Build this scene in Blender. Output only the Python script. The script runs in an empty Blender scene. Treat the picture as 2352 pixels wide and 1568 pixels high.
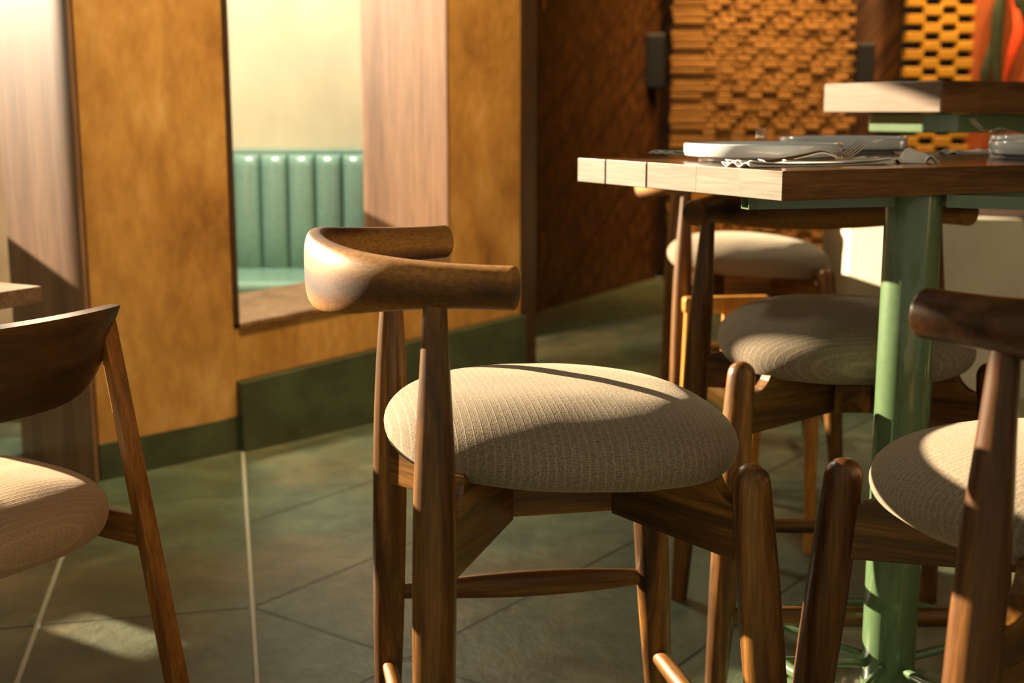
import bpy, bmesh, math, random
from mathutils import Vector, Matrix, noise
random.seed(7)
R = math.radians
SC = bpy.context.scene
COL = SC.collection

# ------------------------------------------------------------------ helpers
def link(name, me, mat=None, parent=None, smooth=True):
    o = bpy.data.objects.new(name, me)
    COL.objects.link(o)
    if mat:
        for m in (mat if isinstance(mat, (list, tuple)) else [mat]):
            me.materials.append(m)
    if parent:
        o.parent = parent
    if smooth:
        for p in me.polygons:
            p.use_smooth = True
    return o

def mesh(name, verts, faces, mat=None, parent=None, smooth=True, auto=None):
    me = bpy.data.meshes.new(name)
    me.from_pydata([tuple(v) for v in verts], [], faces)
    bm = bmesh.new(); bm.from_mesh(me)
    bmesh.ops.recalc_face_normals(bm, faces=bm.faces)
    if auto:
        for e in bm.edges:
            if len(e.link_faces) == 2 and e.calc_face_angle(0) > R(auto):
                e.smooth = False
    bm.to_mesh(me); bm.free()
    return link(name, me, mat, parent, smooth)

def tag(o, label=None, cat=None, group=None, kind=None):
    if label: o['label'] = label
    if cat: o['category'] = cat
    if group: o['group'] = group
    if kind: o['kind'] = kind
    return o

def empty(name, loc=(0, 0, 0), rz=0, label=None, cat=None, group=None):
    o = bpy.data.objects.new(name, None)
    o.empty_display_size = 0.1
    COL.objects.link(o)
    o.location = loc
    o.rotation_euler = (0, 0, rz)
    return tag(o, label, cat, group)

def copy_tree(o, parent=None):
    c = o.copy(); COL.objects.link(c)
    if parent: c.parent = parent
    for ch in list(o.children):
        copy_tree(ch, c)
    return c

def bevel_bm(bm, w, seg=2, ang=30):
    es = [e for e in bm.edges if len(e.link_faces) == 2 and e.calc_face_angle(0) > R(ang)]
    bmesh.ops.bevel(bm, geom=es, offset=w, segments=seg, profile=0.5, affect='EDGES', clamp_overlap=True)

def prism(name, poly, z0, z1, mat=None, parent=None, bev=0.0, axis='z', frame=None, seg=2):
    """poly extruded along an axis; frame = Matrix applied to the vertices"""
    n = len(poly)
    vs = []
    for h in (z0, z1):
        for a, b in poly:
            if axis == 'z': vs.append(Vector((a, b, h)))
            elif axis == 'y': vs.append(Vector((a, h, b)))
            else: vs.append(Vector((h, a, b)))
    if frame is not None:
        vs = [frame @ v for v in vs]
    fs = [tuple(range(n))[::-1], tuple(range(n, 2 * n))] + [(i, (i + 1) % n, n + (i + 1) % n, n + i) for i in range(n)]
    me = bpy.data.meshes.new(name)
    me.from_pydata([tuple(v) for v in vs], [], fs)
    bm = bmesh.new(); bm.from_mesh(me)
    bmesh.ops.recalc_face_normals(bm, faces=bm.faces)
    if bev: bevel_bm(bm, bev, seg)
    bm.to_mesh(me); bm.free()
    return link(name, me, mat, parent, smooth=False)

def box(name, lo, hi, mat=None, parent=None, bev=0.0, frame=None, seg=2):
    return prism(name, [(lo[0], lo[1]), (hi[0], lo[1]), (hi[0], hi[1]), (lo[0], hi[1])], lo[2], hi[2], mat, parent, bev, 'z', frame, seg)

def catmull(pts, n):
    out = []
    P = [pts[0]] + list(pts) + [pts[-1]]
    for i in range(1, len(P) - 2):
        p0, p1, p2, p3 = P[i - 1], P[i], P[i + 1], P[i + 2]
        for k in range(n):
            t = k / n
            out.append([0.5 * ((2 * b) + (-a + c) * t + (2 * a - 5 * b + 4 * c - d) * t * t + (-a + 3 * b - 3 * c + d) * t ** 3)
                        for a, b, c, d in zip(p0, p1, p2, p3)])
    out.append(list(pts[-1]))
    return out

def sweep(name, path, mat=None, parent=None, ns=20, up=Vector((0, 0, 1)), exp=2.0, cap='flat', sub=8, exps=None):
    """path rows: x y z halfwidth halfheight (exp). Section = superellipse, width horizontal/perp, height along up."""
    rows = catmull(path, sub) if sub > 1 else [list(p) for p in path]
    vs, fs = [], []
    L = len(rows)
    for i, r in enumerate(rows):
        p = Vector(r[:3])
        a = Vector(rows[max(i - 1, 0)][:3]); b = Vector(rows[min(i + 1, L - 1)][:3])
        t = (b - a).normalized()
        side = t.cross(up)
        if side.length < 1e-4: side = Vector((1, 0, 0))
        side.normalize()
        u = side.cross(t).normalized()
        e = r[5] if len(r) > 5 else exp
        for k in range(ns):
            th = 2 * math.pi * k / ns
            c, s = math.cos(th), math.sin(th)
            x = math.copysign(abs(c) ** (2 / e), c) * r[3]
            y = math.copysign(abs(s) ** (2 / e), s) * r[4]
            vs.append(p + side * x + u * y)
    for i in range(L - 1):
        for k in range(ns):
            k2 = (k + 1) % ns
            fs.append((i * ns + k, i * ns + k2, (i + 1) * ns + k2, (i + 1) * ns + k))
    def endcap(i, sgn):
        r = rows[i]; p = Vector(r[:3]); base = i * ns
        q = Vector(rows[i + sgn][:3]); t = (p - q).normalized()
        if cap == 'round':
            m = min(r[3], r[4]); prev = base
            for st in range(1, 5):
                a = st / 5 * math.pi / 2
                nb = len(vs)
                for k in range(ns):
                    vs.append(p + (vs[base + k] - p) * math.cos(a) + t * m * math.sin(a))
                for k in range(ns):
                    fs.append((prev + k, prev + (k + 1) % ns, nb + (k + 1) % ns, nb + k))
                prev = nb
            vs.append(p + t * m); c = len(vs) - 1
            for k in range(ns): fs.append((prev + k, prev + (k + 1) % ns, c))
        else:
            m = min(r[3], r[4]) * 0.12; prev = base
            for st in range(1, 4):
                a = st / 3 * math.pi / 2
                nb = len(vs)
                for k in range(ns):
                    d = vs[base + k] - p
                    vs.append(p + d * (1 - m / d.length * (1 - math.cos(a))) + t * m * math.sin(a))
                for k in range(ns):
                    fs.append((prev + k, prev + (k + 1) % ns, nb + (k + 1) % ns, nb + k))
                prev = nb
            vs.append(p + t * m); c = len(vs) - 1
            for k in range(ns): fs.append((prev + k, prev + (k + 1) % ns, c))
    endcap(0, 1); endcap(L - 1, -1)
    return mesh(name, vs, fs, mat, parent)

def rod(name, a, b, r, mat, parent=None, ns=16, prof=None, cap='flat'):
    """straight tapered rod; prof = list of (t, radius)"""
    a, b = Vector(a), Vector(b)
    prof = prof or [(0, r), (1, r)]
    up = Vector((1, 0, 0)) if abs((b - a).normalized().z) > 0.8 else Vector((0, 0, 1))
    path = []
    for t, q in prof:
        p = a.lerp(b, t)
        path.append((p.x, p.y, p.z, q, q))
    return sweep(name, path, mat, parent, ns=ns, up=up, cap=cap, sub=5 if len(prof) > 2 else 1)

def lathe(name, prof, mat, parent=None, ns=64, center=(0, 0, 0)):
    vs, fs = [], []
    for r, z in prof:
        for k in range(ns):
            a = 2 * math.pi * k / ns
            vs.append((center[0] + r * math.cos(a), center[1] + r * math.sin(a), center[2] + z))
    for i in range(len(prof) - 1):
        for k in range(ns):
            fs.append((i * ns + k, i * ns + (k + 1) % ns, (i + 1) * ns + (k + 1) % ns, (i + 1) * ns + k))
    fs.append(tuple(range(ns)))
    fs.append(tuple(range((len(prof) - 1) * ns, len(prof) * ns)))
    return mesh(name, vs, fs, mat, parent, auto=40)

# ------------------------------------------------------------------ materials
def new_mat(name):
    m = bpy.data.materials.new(name); m.use_nodes = True
    nt = m.node_tree
    for n in list(nt.nodes): nt.nodes.remove(n)
    out = nt.nodes.new('ShaderNodeOutputMaterial')
    b = nt.nodes.new('ShaderNodeBsdfPrincipled')
    nt.links.new(b.outputs[0], out.inputs[0])
    return m, nt, b

def N(nt, t, **kw):
    n = nt.nodes.new(t)
    for k, v in kw.items():
        if k in n.inputs: n.inputs[k].default_value = v
        else: setattr(n, k, v)
    return n

def coords(nt, scale=(1, 1, 1), rot=(0, 0, 0), kind='Object', rnd=True):
    tc = N(nt, 'ShaderNodeTexCoord')
    mp = N(nt, 'ShaderNodeMapping')
    mp.inputs['Scale'].default_value = scale
    mp.inputs['Rotation'].default_value = rot
    nt.links.new(tc.outputs[kind], mp.inputs['Vector'])
    if rnd:
        oi = N(nt, 'ShaderNodeObjectInfo')
        m = N(nt, 'ShaderNodeMath', operation='MULTIPLY'); m.inputs[1].default_value = 37.0
        nt.links.new(oi.outputs['Random'], m.inputs[0])
        nt.links.new(m.outputs[0], mp.inputs['Location'])
    return mp.outputs[0]

def ramp(nt, fac, stops):
    r = N(nt, 'ShaderNodeValToRGB')
    while len(r.color_ramp.elements) < len(stops): r.color_ramp.elements.new(0.5)
    for e, (p, c) in zip(r.color_ramp.elements, stops):
        e.position = p; e.color = (*c, 1)
    nt.links.new(fac, r.inputs[0])
    return r.outputs[0]

def bump(nt, b, h, strength, dist=0.002):
    n = N(nt, 'ShaderNodeBump'); n.inputs['Strength'].default_value = strength; n.inputs['Distance'].default_value = dist
    nt.links.new(h, n.inputs['Height']); nt.links.new(n.outputs[0], b.inputs['Normal'])

def wood(name, dark, mid, light, axis='z', rough=0.38, scale=1.0, coat=0.15, bmp=0.25):
    m, nt, b = new_mat(name)
    hi, lo = 26 * scale, 1.6 * scale
    sc = {'x': (lo, hi, hi), 'y': (hi, lo, hi), 'z': (hi, hi, lo)}[axis]
    v = coords(nt, sc)
    n1 = N(nt, 'ShaderNodeTexNoise', Scale=1.0, Detail=6.0, Roughness=0.6, Distortion=0.6)
    nt.links.new(v, n1.inputs['Vector'])
    v2 = coords(nt, tuple(q * 9 for q in sc))
    n2 = N(nt, 'ShaderNodeTexNoise', Scale=1.0, Detail=3.0, Roughness=0.5)
    nt.links.new(v2, n2.inputs['Vector'])
    c1 = ramp(nt, n1.outputs[0], [(0.30, dark), (0.48, mid), (0.68, light)])
    c2 = ramp(nt, n2.outputs[0], [(0.36, (0.55, 0.52, 0.5)), (0.6, (1, 1, 1))])
    mx = N(nt, 'ShaderNodeMix', data_type='RGBA', blend_type='MULTIPLY'); mx.inputs[0].default_value = 0.75
    nt.links.new(c1, mx.inputs[6]); nt.links.new(c2, mx.inputs[7])
    nt.links.new(mx.outputs[2], b.inputs['Base Color'])
    b.inputs['Roughness'].default_value = rough
    b.inputs['Coat Weight'].default_value = coat
    b.inputs['Coat Roughness'].default_value = 0.22
    b.inputs['Specular IOR Level'].default_value = 0.38
    b.inputs['Specular Tint'].default_value = (1, 0.86, 0.66, 1)
    bump(nt, b, n2.outputs[0], bmp, 0.0006)
    return m

def simple(name, col, rough=0.5, metal=0.0, nscale=20, var=0.15, bmp=0.1, coat=0.0, stretch=(1, 1, 1), dist=0.002):
    m, nt, b = new_mat(name)
    v = coords(nt, tuple(s * nscale for s in stretch))
    n = N(nt, 'ShaderNodeTexNoise', Scale=1.0, Detail=5.0, Roughness=0.6)
    nt.links.new(v, n.inputs['Vector'])
    c = ramp(nt, n.outputs[0], [(0.3, tuple(q * (1 - var) for q in col)), (0.7, tuple(min(1, q * (1 + var)) for q in col))])
    nt.links.new(c, b.inputs['Base Color'])
    b.inputs['Roughness'].default_value = rough
    b.inputs['Metallic'].default_value = metal
    b.inputs['Coat Weight'].default_value = coat
    if bmp: bump(nt, b, n.outputs[0], bmp, dist)
    return m

TK = ((0.026, 0.010, 0.003), (0.110, 0.044, 0.008), (0.29, 0.128, 0.023))
M = {}
for ax in 'xyz':
    M['teak_' + ax] = wood('teak_' + ax, *TK, axis=ax)
M['walnut_z'] = wood('walnut_z', (0.025, 0.009, 0.003), (0.085, 0.031, 0.008), (0.20, 0.082, 0.02), 'z')  # shaded copy of the teak for the right-edge stool
M['walnut_x'] = wood('walnut_x', (0.025, 0.009, 0.003), (0.085, 0.031, 0.008), (0.20, 0.082, 0.02), 'x')
M['oak_z'] = wood('oak_z', (0.10, 0.034, 0.005), (0.24, 0.088, 0.014), (0.40, 0.165, 0.028), 'z')
M['oak_x'] = wood('oak_x', (0.10, 0.034, 0.005), (0.24, 0.088, 0.014), (0.40, 0.165, 0.028), 'x')
M['oak_y'] = wood('oak_y', (0.10, 0.034, 0.005), (0.24, 0.088, 0.014), (0.40, 0.165, 0.028), 'y')
M['shade_walnut_y'] = wood('shade_walnut_y', (0.018, 0.007, 0.003), (0.05, 0.017, 0.005), (0.11, 0.042, 0.010), 'y', scale=0.7)  # darkest copy; shade is in the colour of arm rail and chair back
M['honey'] = wood('honey', (0.45, 0.17, 0.02), (0.62, 0.27, 0.04), (0.72, 0.36, 0.07), 'z')
M['table_top'] = wood('table_top', (0.030, 0.013, 0.005), (0.090, 0.037, 0.011), (0.19, 0.085, 0.026), 'x', rough=0.24, coat=0.35)
M['end_grain'] = wood('end_grain', (0.070, 0.056, 0.034), (0.115, 0.094, 0.060), (0.155, 0.128, 0.086), 'y', rough=0.6, scale=0.9, coat=0)
M['far_end'] = wood('far_end', (0.09, 0.054, 0.032), (0.128, 0.080, 0.048), (0.155, 0.10, 0.063), 'y', rough=0.55, scale=0.7, coat=0)
M['pale_wood'] = wood('pale_wood', (0.28, 0.17, 0.09), (0.40, 0.26, 0.15), (0.46, 0.31, 0.19), 'x', rough=0.5, scale=0.7, coat=0)
M['jamb'] = wood('jamb', (0.14, 0.062, 0.026), (0.235, 0.116, 0.054), (0.31, 0.165, 0.085), 'z', rough=0.36, scale=0.35, coat=0.3, bmp=0.1)
M['door_wood'] = wood('door_wood', (0.035, 0.012, 0.003), (0.095, 0.034, 0.006), (0.19, 0.075, 0.014), 'z', rough=0.5, scale=0.3)

def fabric(name, c0, c1, sheen=0.25):
    m, nt, b = new_mat(name)
    tc = N(nt, 'ShaderNodeTexCoord')
    def wave(dirn, scale, dist=0.35):
        w = N(nt, 'ShaderNodeTexWave', wave_type='BANDS', bands_direction=dirn)
        w.inputs['Scale'].default_value = scale
        w.inputs['Distortion'].default_value = dist
        w.inputs['Detail'].default_value = 2
        w.inputs['Detail Scale'].default_value = 3
        nt.links.new(tc.outputs['Object'], w.inputs['Vector'])
        return w.outputs[1]
    wx = wave('X', 115); wy = wave('Y', 115)
    wz = wave('Z', 115)
    mul = N(nt, 'ShaderNodeMath', operation='MAXIMUM'); nt.links.new(wx, mul.inputs[0]); nt.links.new(wy, mul.inputs[1])
    geo = N(nt, 'ShaderNodeNewGeometry'); sg = N(nt, 'ShaderNodeSeparateXYZ'); nt.links.new(geo.outputs['Normal'], sg.inputs[0])
    ab = N(nt, 'ShaderNodeMath', operation='ABSOLUTE'); nt.links.new(sg.outputs[2], ab.inputs[0])
    fl = N(nt, 'ShaderNodeMapRange'); fl.inputs[1].default_value = 0.45; fl.inputs[2].default_value = 0.85; nt.links.new(ab.outputs[0], fl.inputs[0])
    mul2 = N(nt, 'ShaderNodeMix', data_type='FLOAT'); nt.links.new(fl.outputs[0], mul2.inputs[0]); nt.links.new(wz, mul2.inputs[2]); nt.links.new(mul.outputs[0], mul2.inputs[3])
    # thicker slub threads running across the seat
    slub = wave('X', 29, 0.5)
    sl = N(nt, 'ShaderNodeMath', operation='POWER'); sl.inputs[1].default_value = 9; nt.links.new(slub, sl.inputs[0])
    nz = N(nt, 'ShaderNodeTexNoise', Scale=420.0, Detail=3.0); nt.links.new(tc.outputs['Object'], nz.inputs['Vector'])
    nb = N(nt, 'ShaderNodeTexNoise', Scale=9.0, Detail=3.0); nt.links.new(tc.outputs['Object'], nb.inputs['Vector'])
    a = N(nt, 'ShaderNodeMath', operation='MULTIPLY_ADD'); a.inputs[1].default_value = 0.20
    nt.links.new(mul2.outputs[0], a.inputs[0]); nt.links.new(nz.outputs[0], a.inputs[2])
    a2 = N(nt, 'ShaderNodeMath', operation='MULTIPLY_ADD'); a2.inputs[1].default_value = 0.16
    nt.links.new(sl.outputs[0], a2.inputs[0]); nt.links.new(a.outputs[0], a2.inputs[2])
    c = ramp(nt, a2.outputs[0], [(0.38, c0), (1.0, c1)])
    nt.links.new(c, b.inputs['Base Color'])
    b.inputs['Roughness'].default_value = 0.95
    b.inputs['Sheen Weight'].default_value = sheen
    b.inputs['Sheen Roughness'].default_value = 0.4
    b.inputs['Sheen Tint'].default_value = (1, 0.85, 0.62, 1)
    b.inputs['Specular IOR Level'].default_value = 0.15
    hb = N(nt, 'ShaderNodeMath', operation='MULTIPLY_ADD'); hb.inputs[1].default_value = 0.35
    nt.links.new(sl.outputs[0], hb.inputs[0]); nt.links.new(nz.outputs[0], hb.inputs[2])
    hc = N(nt, 'ShaderNodeMath', operation='MULTIPLY_ADD'); hc.inputs[1].default_value = 0.25
    nt.links.new(mul2.outputs[0], hc.inputs[0]); nt.links.new(hb.outputs[0], hc.inputs[2])
    bump(nt, b, hc.outputs[0], 0.55, 0.001)
    return m
M['linen'] = fabric('linen', (0.105, 0.080, 0.050), (0.34, 0.275, 0.190))
M['linen_tan'] = fabric('linen_tan', (0.28, 0.17, 0.085), (0.48, 0.34, 0.20))

M['green_metal'] = simple('green_metal', (0.085, 0.145, 0.062), 0.27, 0.0, 60, 0.08, 0.05, coat=0.5)
M['green_dark'] = simple('green_dark', (0.045, 0.085, 0.05), 0.4, 0.0, 60, 0.1, 0.05)
M['plate'] = simple('plate', (0.70, 0.74, 0.74), 0.16, 0, 30, 0.03, 0.02, coat=0.6)
M['steel'] = simple('steel', (0.62, 0.58, 0.50), 0.22, 1.0, 100, 0.05, 0.02)
M['napkin'] = simple('napkin', (0.80, 0.76, 0.68), 0.9, 0, 160, 0.06, 0.4)
M['teal_napkin'] = simple('teal_napkin', (0.55, 0.66, 0.60), 0.85, 0, 160, 0.06, 0.4)
M['cream'] = simple('cream', (0.66, 0.61, 0.42), 0.85, 0, 3.0, 0.12, 0.25, stretch=(1, 1, 0.5), dist=0.01)
M['cream_counter'] = simple('cream_counter', (0.50, 0.46, 0.33), 0.8, 0, 3.0, 0.12, 0.2, dist=0.01)
M['leather'] = simple('leather', (0.19, 0.34, 0.28), 0.27, 0, 60, 0.12, 0.15, coat=0.25, dist=0.001)
M['black'] = simple('black', (0.010, 0.010, 0.009), 0.4, 0, 20, 0.1, 0.05)
M['brown_trim'] = simple('brown_trim', (0.045, 0.020, 0.008), 0.5, 0, 20, 0.2, 0.05)
M['brass'] = simple('brass', (0.45, 0.30, 0.10), 0.35, 1.0, 20, 0.1, 0.02)
M['orange_wall'] = simple('orange_wall', (0.30, 0.060, 0.006), 0.75, 0, 3, 0.2, 0.1)
M['leaf_dark'] = simple('leaf_dark', (0.02, 0.03, 0.01), 0.6, 0, 20, 0.3, 0.1)
M['red_paint'] = simple('red_paint', (0.65, 0.06, 0.01), 0.6, 0, 20, 0.2, 0.1)
M['blue_paint'] = simple('blue_paint', (0.02, 0.05, 0.10), 0.6, 0, 20, 0.2, 0.1)
M['ceiling'] = simple('ceiling', (0.34, 0.22, 0.12), 0.9, 0, 4, 0.1, 0.1)
M['plain_wall'] = simple('plain_wall', (0.40, 0.30, 0.18), 0.85, 0, 4, 0.15, 0.1)

# rough ochre plaster of the partition
def plaster():
    m, nt, b = new_mat('ochre_plaster')
    v = coords(nt, (3.2, 3.2, 2.0), rnd=False)
    n = N(nt, 'ShaderNodeTexNoise', Scale=1.0, Detail=8.0, Roughness=0.68, Distortion=0.3)
    nt.links.new(v, n.inputs['Vector'])
    v2 = coords(nt, (26, 26, 10), rnd=False)
    n2 = N(nt, 'ShaderNodeTexNoise', Scale=1.0, Detail=5.0, Roughness=0.6)
    nt.links.new(v2, n2.inputs['Vector'])
    c = ramp(nt, n.outputs[0], [(0.30, (0.22, 0.085, 0.012)), (0.45, (0.42, 0.195, 0.036)), (0.58, (0.54, 0.275, 0.062)), (0.72, (0.66, 0.40, 0.14))])
    c2 = ramp(nt, n2.outputs[0], [(0.35, (0.78, 0.74, 0.7)), (0.6, (1, 1, 1))])
    mx = N(nt, 'ShaderNodeMix', data_type='RGBA', blend_type='MULTIPLY'); mx.inputs[0].default_value = 0.7
    nt.links.new(c, mx.inputs[6]); nt.links.new(c2, mx.inputs[7])
    nt.links.new(mx.outputs[2], b.inputs['Base Color'])
    b.inputs['Roughness'].default_value = 0.6
    bump(nt, b, n2.outputs[0], 0.3, 0.003)
    return m
M['plaster'] = plaster()

def tile_green():
    m, nt, b = new_mat('green_tile')
    v = coords(nt, (6, 6, 6), rnd=False)
    n = N(nt, 'ShaderNodeTexNoise', Scale=1.0, Detail=7.0, Roughness=0.65)
    nt.links.new(v, n.inputs['Vector'])
    c = ramp(nt, n.outputs[0], [(0.3, (0.032, 0.038, 0.016)), (0.6, (0.060, 0.075, 0.034)), (0.8, (0.095, 0.098, 0.046))])
    nt.links.new(c, b.inputs['Base Color'])
    b.inputs['Roughness'].default_value = 0.45
    bump(nt, b, n.outputs[0], 0.2, 0.003)
    return m
M['green_tile'] = tile_green()

# slate floor: square tiles left of a joint, the same tiles laid diagonally right of it
def slate():
    m, nt, b = new_mat('slate_floor')
    tc = N(nt, 'ShaderNodeTexCoord')
    sx = N(nt, 'ShaderNodeSeparateXYZ'); nt.links.new(tc.outputs['Object'], sx.inputs[0])
    def lin(a, c_, d):   # a*x + c*y + d
        p = N(nt, 'ShaderNodeMath', operation='MULTIPLY_ADD'); p.inputs[1].default_value = a; p.inputs[2].default_value = d
        nt.links.new(sx.outputs[0], p.inputs[0])
        q = N(nt, 'ShaderNodeMath', operation='MULTIPLY_ADD'); q.inputs[1].default_value = c_
        nt.links.new(sx.outputs[1], q.inputs[0]); nt.links.new(p.outputs[0], q.inputs[2])
        return q.outputs[0]
    def joint(src, size, w):  # 1 on the joint
        dv = N(nt, 'ShaderNodeMath', operation='DIVIDE'); dv.inputs[1].default_value = size; nt.links.new(src, dv.inputs[0])
        ad = N(nt, 'ShaderNodeMath', operation='ADD'); ad.inputs[1].default_value = 0.5; nt.links.new(dv.outputs[0], ad.inputs[0])
        fr = N(nt, 'ShaderNodeMath', operation='FRACT'); nt.links.new(ad.outputs[0], fr.inputs[0])
        sb = N(nt, 'ShaderNodeMath', operation='SUBTRACT'); sb.inputs[1].default_value = 0.5; nt.links.new(fr.outputs[0], sb.inputs[0])
        ab = N(nt, 'ShaderNodeMath', operation='ABSOLUTE'); nt.links.new(sb.outputs[0], ab.inputs[0])
        mr = N(nt, 'ShaderNodeMapRange'); mr.inputs[1].default_value = w / size * 0.5; mr.inputs[2].default_value = w / size * 0.85
        mr.inputs[3].default_value = 1; mr.inputs[4].default_value = 0
        nt.links.new(ab.outputs[0], mr.inputs[0]); return mr.outputs[0]
    def mx(a, c_, op='MAXIMUM'):
        q = N(nt, 'ShaderNodeMath', operation=op); nt.links.new(a, q.inputs[0]); nt.links.new(c_, q.inputs[1]); return q.outputs[0]
    a = R(12.75); ca, sa = math.cos(a), math.sin(a)
    ox, oy = -0.596, 2.745
    # u: across the long light joint, v: along it
    u = lin(ca, sa, -(ca * ox + sa * oy)); v = lin(-sa, ca, -(-sa * ox + ca * oy))
    S = 0.468
    jl = joint(u, S, 0.008); jv = joint(v, S * 1.9, 0.006)
    k = 2 ** -0.5
    a2 = R(36.5)
    d1 = lin(math.cos(a2), -math.sin(a2), -(math.cos(a2) * ox - math.sin(a2) * oy))
    jd = joint(d1, 0.47, 0.006)
    d2 = lin(math.sin(a2), math.cos(a2), -(math.sin(a2) * ox + math.cos(a2) * oy))
    jd2 = joint(d2, 1.3, 0.006)
    gt = N(nt, 'ShaderNodeMath', operation='GREATER_THAN'); gt.inputs[1].default_value = 0.004; nt.links.new(u, gt.inputs[0])
    lt = N(nt, 'ShaderNodeMath', operation='SUBTRACT'); lt.inputs[0].default_value = 1; nt.links.new(gt.outputs[0], lt.inputs[1])
    dark = mx(mx(jv, lt.outputs[0], 'MULTIPLY'), mx(mx(jd, jd2), gt.outputs[0], 'MULTIPLY'))
    lt2 = N(nt, 'ShaderNodeMath', operation='LESS_THAN'); lt2.inputs[1].default_value = 0.05; nt.links.new(u, lt2.inputs[0])
    light = mx(jl, lt2.outputs[0], 'MULTIPLY')
    n = N(nt, 'ShaderNodeTexNoise', Scale=5.0, Detail=9.0, Roughness=0.7, Distortion=0.4); nt.links.new(tc.outputs['Object'], n.inputs['Vector'])
    n2 = N(nt, 'ShaderNodeTexNoise', Scale=1.3, Detail=3.0, Roughness=0.5); nt.links.new(tc.outputs['Object'], n2.inputs['Vector'])
    n3 = N(nt, 'ShaderNodeTexNoise', Scale=24.0, Detail=6.0, Roughness=0.65, Distortion=0.6); nt.links.new(tc.outputs['Object'], n3.inputs['Vector'])
    c = ramp(nt, n.outputs[0], [(0.28, (0.042, 0.058, 0.034)), (0.50, (0.085, 0.112, 0.066)), (0.72, (0.155, 0.18, 0.11))])
    rust = ramp(nt, n2.outputs[0], [(0.42, (0.85, 1.0, 0.95)), (0.62, (1.45, 0.92, 0.62))])
    m1 = N(nt, 'ShaderNodeMix', data_type='RGBA', blend_type='MULTIPLY'); m1.inputs[0].default_value = 0.9
    nt.links.new(c, m1.inputs[6]); nt.links.new(rust, m1.inputs[7])
    m2 = N(nt, 'ShaderNodeMix', data_type='RGBA'); m2.inputs[7].default_value = (0.018, 0.02, 0.012, 1)
    nt.links.new(m1.outputs[2], m2.inputs[6]); nt.links.new(dark, m2.inputs[0])
    m3 = N(nt, 'ShaderNodeMix', data_type='RGBA'); m3.inputs[7].default_value = (0.42, 0.43, 0.34, 1)
    nt.links.new(m2.outputs[2], m3.inputs[6]); nt.links.new(light, m3.inputs[0])
    nt.links.new(m3.outputs[2], b.inputs['Base Color'])
    rr = N(nt, 'ShaderNodeMapRange'); rr.inputs[3].default_value = 0.34; rr.inputs[4].default_value = 0.6; nt.links.new(n3.outputs[0], rr.inputs[0])
    nt.links.new(rr.outputs[0], b.inputs['Roughness'])
    hs = N(nt, 'ShaderNodeMath', operation='SUBTRACT')
    ad = mx(n.outputs[0], n3.outputs[0], 'ADD')
    nt.links.new(ad, hs.inputs[0]); nt.links.new(mx(dark, light), hs.inputs[1])
    bump(nt, b, hs.outputs[0], 0.5, 0.006)
    return m
M['slate'] = slate()

def boards():
    """dark boards laid on the diagonal"""
    m, nt, b = new_mat('diagonal_boards')
    v = coords(nt, (1, 1, 1), rot=(0, R(-38), 0), rnd=False)
    bk = N(nt, 'ShaderNodeTexNoise', Scale=1.0, Detail=5.0, Roughness=0.6)
    mp = N(nt, 'ShaderNodeMapping'); mp.inputs['Scale'].default_value = (22, 22, 1.2); nt.links.new(v, mp.inputs[0]); nt.links.new(mp.outputs[0], bk.inputs['Vector'])
    w = N(nt, 'ShaderNodeTexWave', wave_type='BANDS', bands_direction='X'); w.inputs['Scale'].default_value = 1.8; w.inputs['Distortion'].default_value = 0.0
    nt.links.new(v, w.inputs['Vector'])
    c = ramp(nt, bk.outputs[0], [(0.3, (0.032, 0.011, 0.003)), (0.5, (0.085, 0.030, 0.006)), (0.72, (0.18, 0.07, 0.014))])
    c2 = ramp(nt, w.outputs[1], [(0.0, (0.6, 0.6, 0.6)), (0.12, (1, 1, 1))])
    mx = N(nt, 'ShaderNodeMix', data_type='RGBA', blend_type='MULTIPLY'); mx.inputs[0].default_value = 1
    nt.links.new(c, mx.inputs[6]); nt.links.new(c2, mx.inputs[7]); nt.links.new(mx.outputs[2], b.inputs['Base Color'])
    b.inputs['Roughness'].default_value = 0.5
    return m
M['boards'] = boards()
M['block'] = wood('block', (0.17, 0.075, 0.015), (0.28, 0.13, 0.03), (0.38, 0.19, 0.05), 'x', rough=0.6, scale=0.5)
M['block_amber'] = wood('block_amber', (0.30, 0.14, 0.014), (0.42, 0.205, 0.018), (0.50, 0.26, 0.025), 'x', rough=0.55, scale=0.5)

# ------------------------------------------------------------------ stool
def cushion(name, mat, parent, a, b, zb, zm, zt, ex=2.35, tilt=0.0, nr=26, na=96, sag=0.0):
    """padded seat: superellipse plan, flat bottom, belly at zm, domed top at zt"""
    prof = []
    for i in range(9):                    # bottom in to belly
        t = i / 8 * math.pi / 2
        prof.append((0.86 + 0.14 * math.sin(t), zm - (zm - zb) * math.cos(t)))
    for i in range(1, nr):
        t = i / nr * math.pi / 2
        prof.append((math.cos(t) ** 0.72, zm + (zt - zm) * math.sin(t) ** 0.92))
    vs, fs = [], []
    for r, z in prof:
        for k in range(na):
            th = 2 * math.pi * k / na
            c, s = math.cos(th), math.sin(th)
            x = math.copysign(abs(c) ** (2 / ex), c) * a * r
            y = math.copysign(abs(s) ** (2 / ex), s) * b * r
            y *= 1.0 + 0.07 * (x / a)     # a little wider at the front
            w = 0.0015 * noise.noise(Vector((x * 14, y * 14, z * 14)))
            vs.append((x, y, z + w - tilt * x))
    vs.append((0, 0, zt)); top = len(vs) - 1
    L = len(prof)
    for i in range(L - 1):
        for k in range(na):
            fs.append((i * na + k, i * na + (k + 1) % na, (i + 1) * na + (k + 1) % na, (i + 1) * na + k))
    for k in range(na): fs.append(((L - 1) * na + k, (L - 1) * na + (k + 1) % na, top))
    fs.append(tuple(range(na)))
    return mesh(name, vs, fs, mat, parent)

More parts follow.
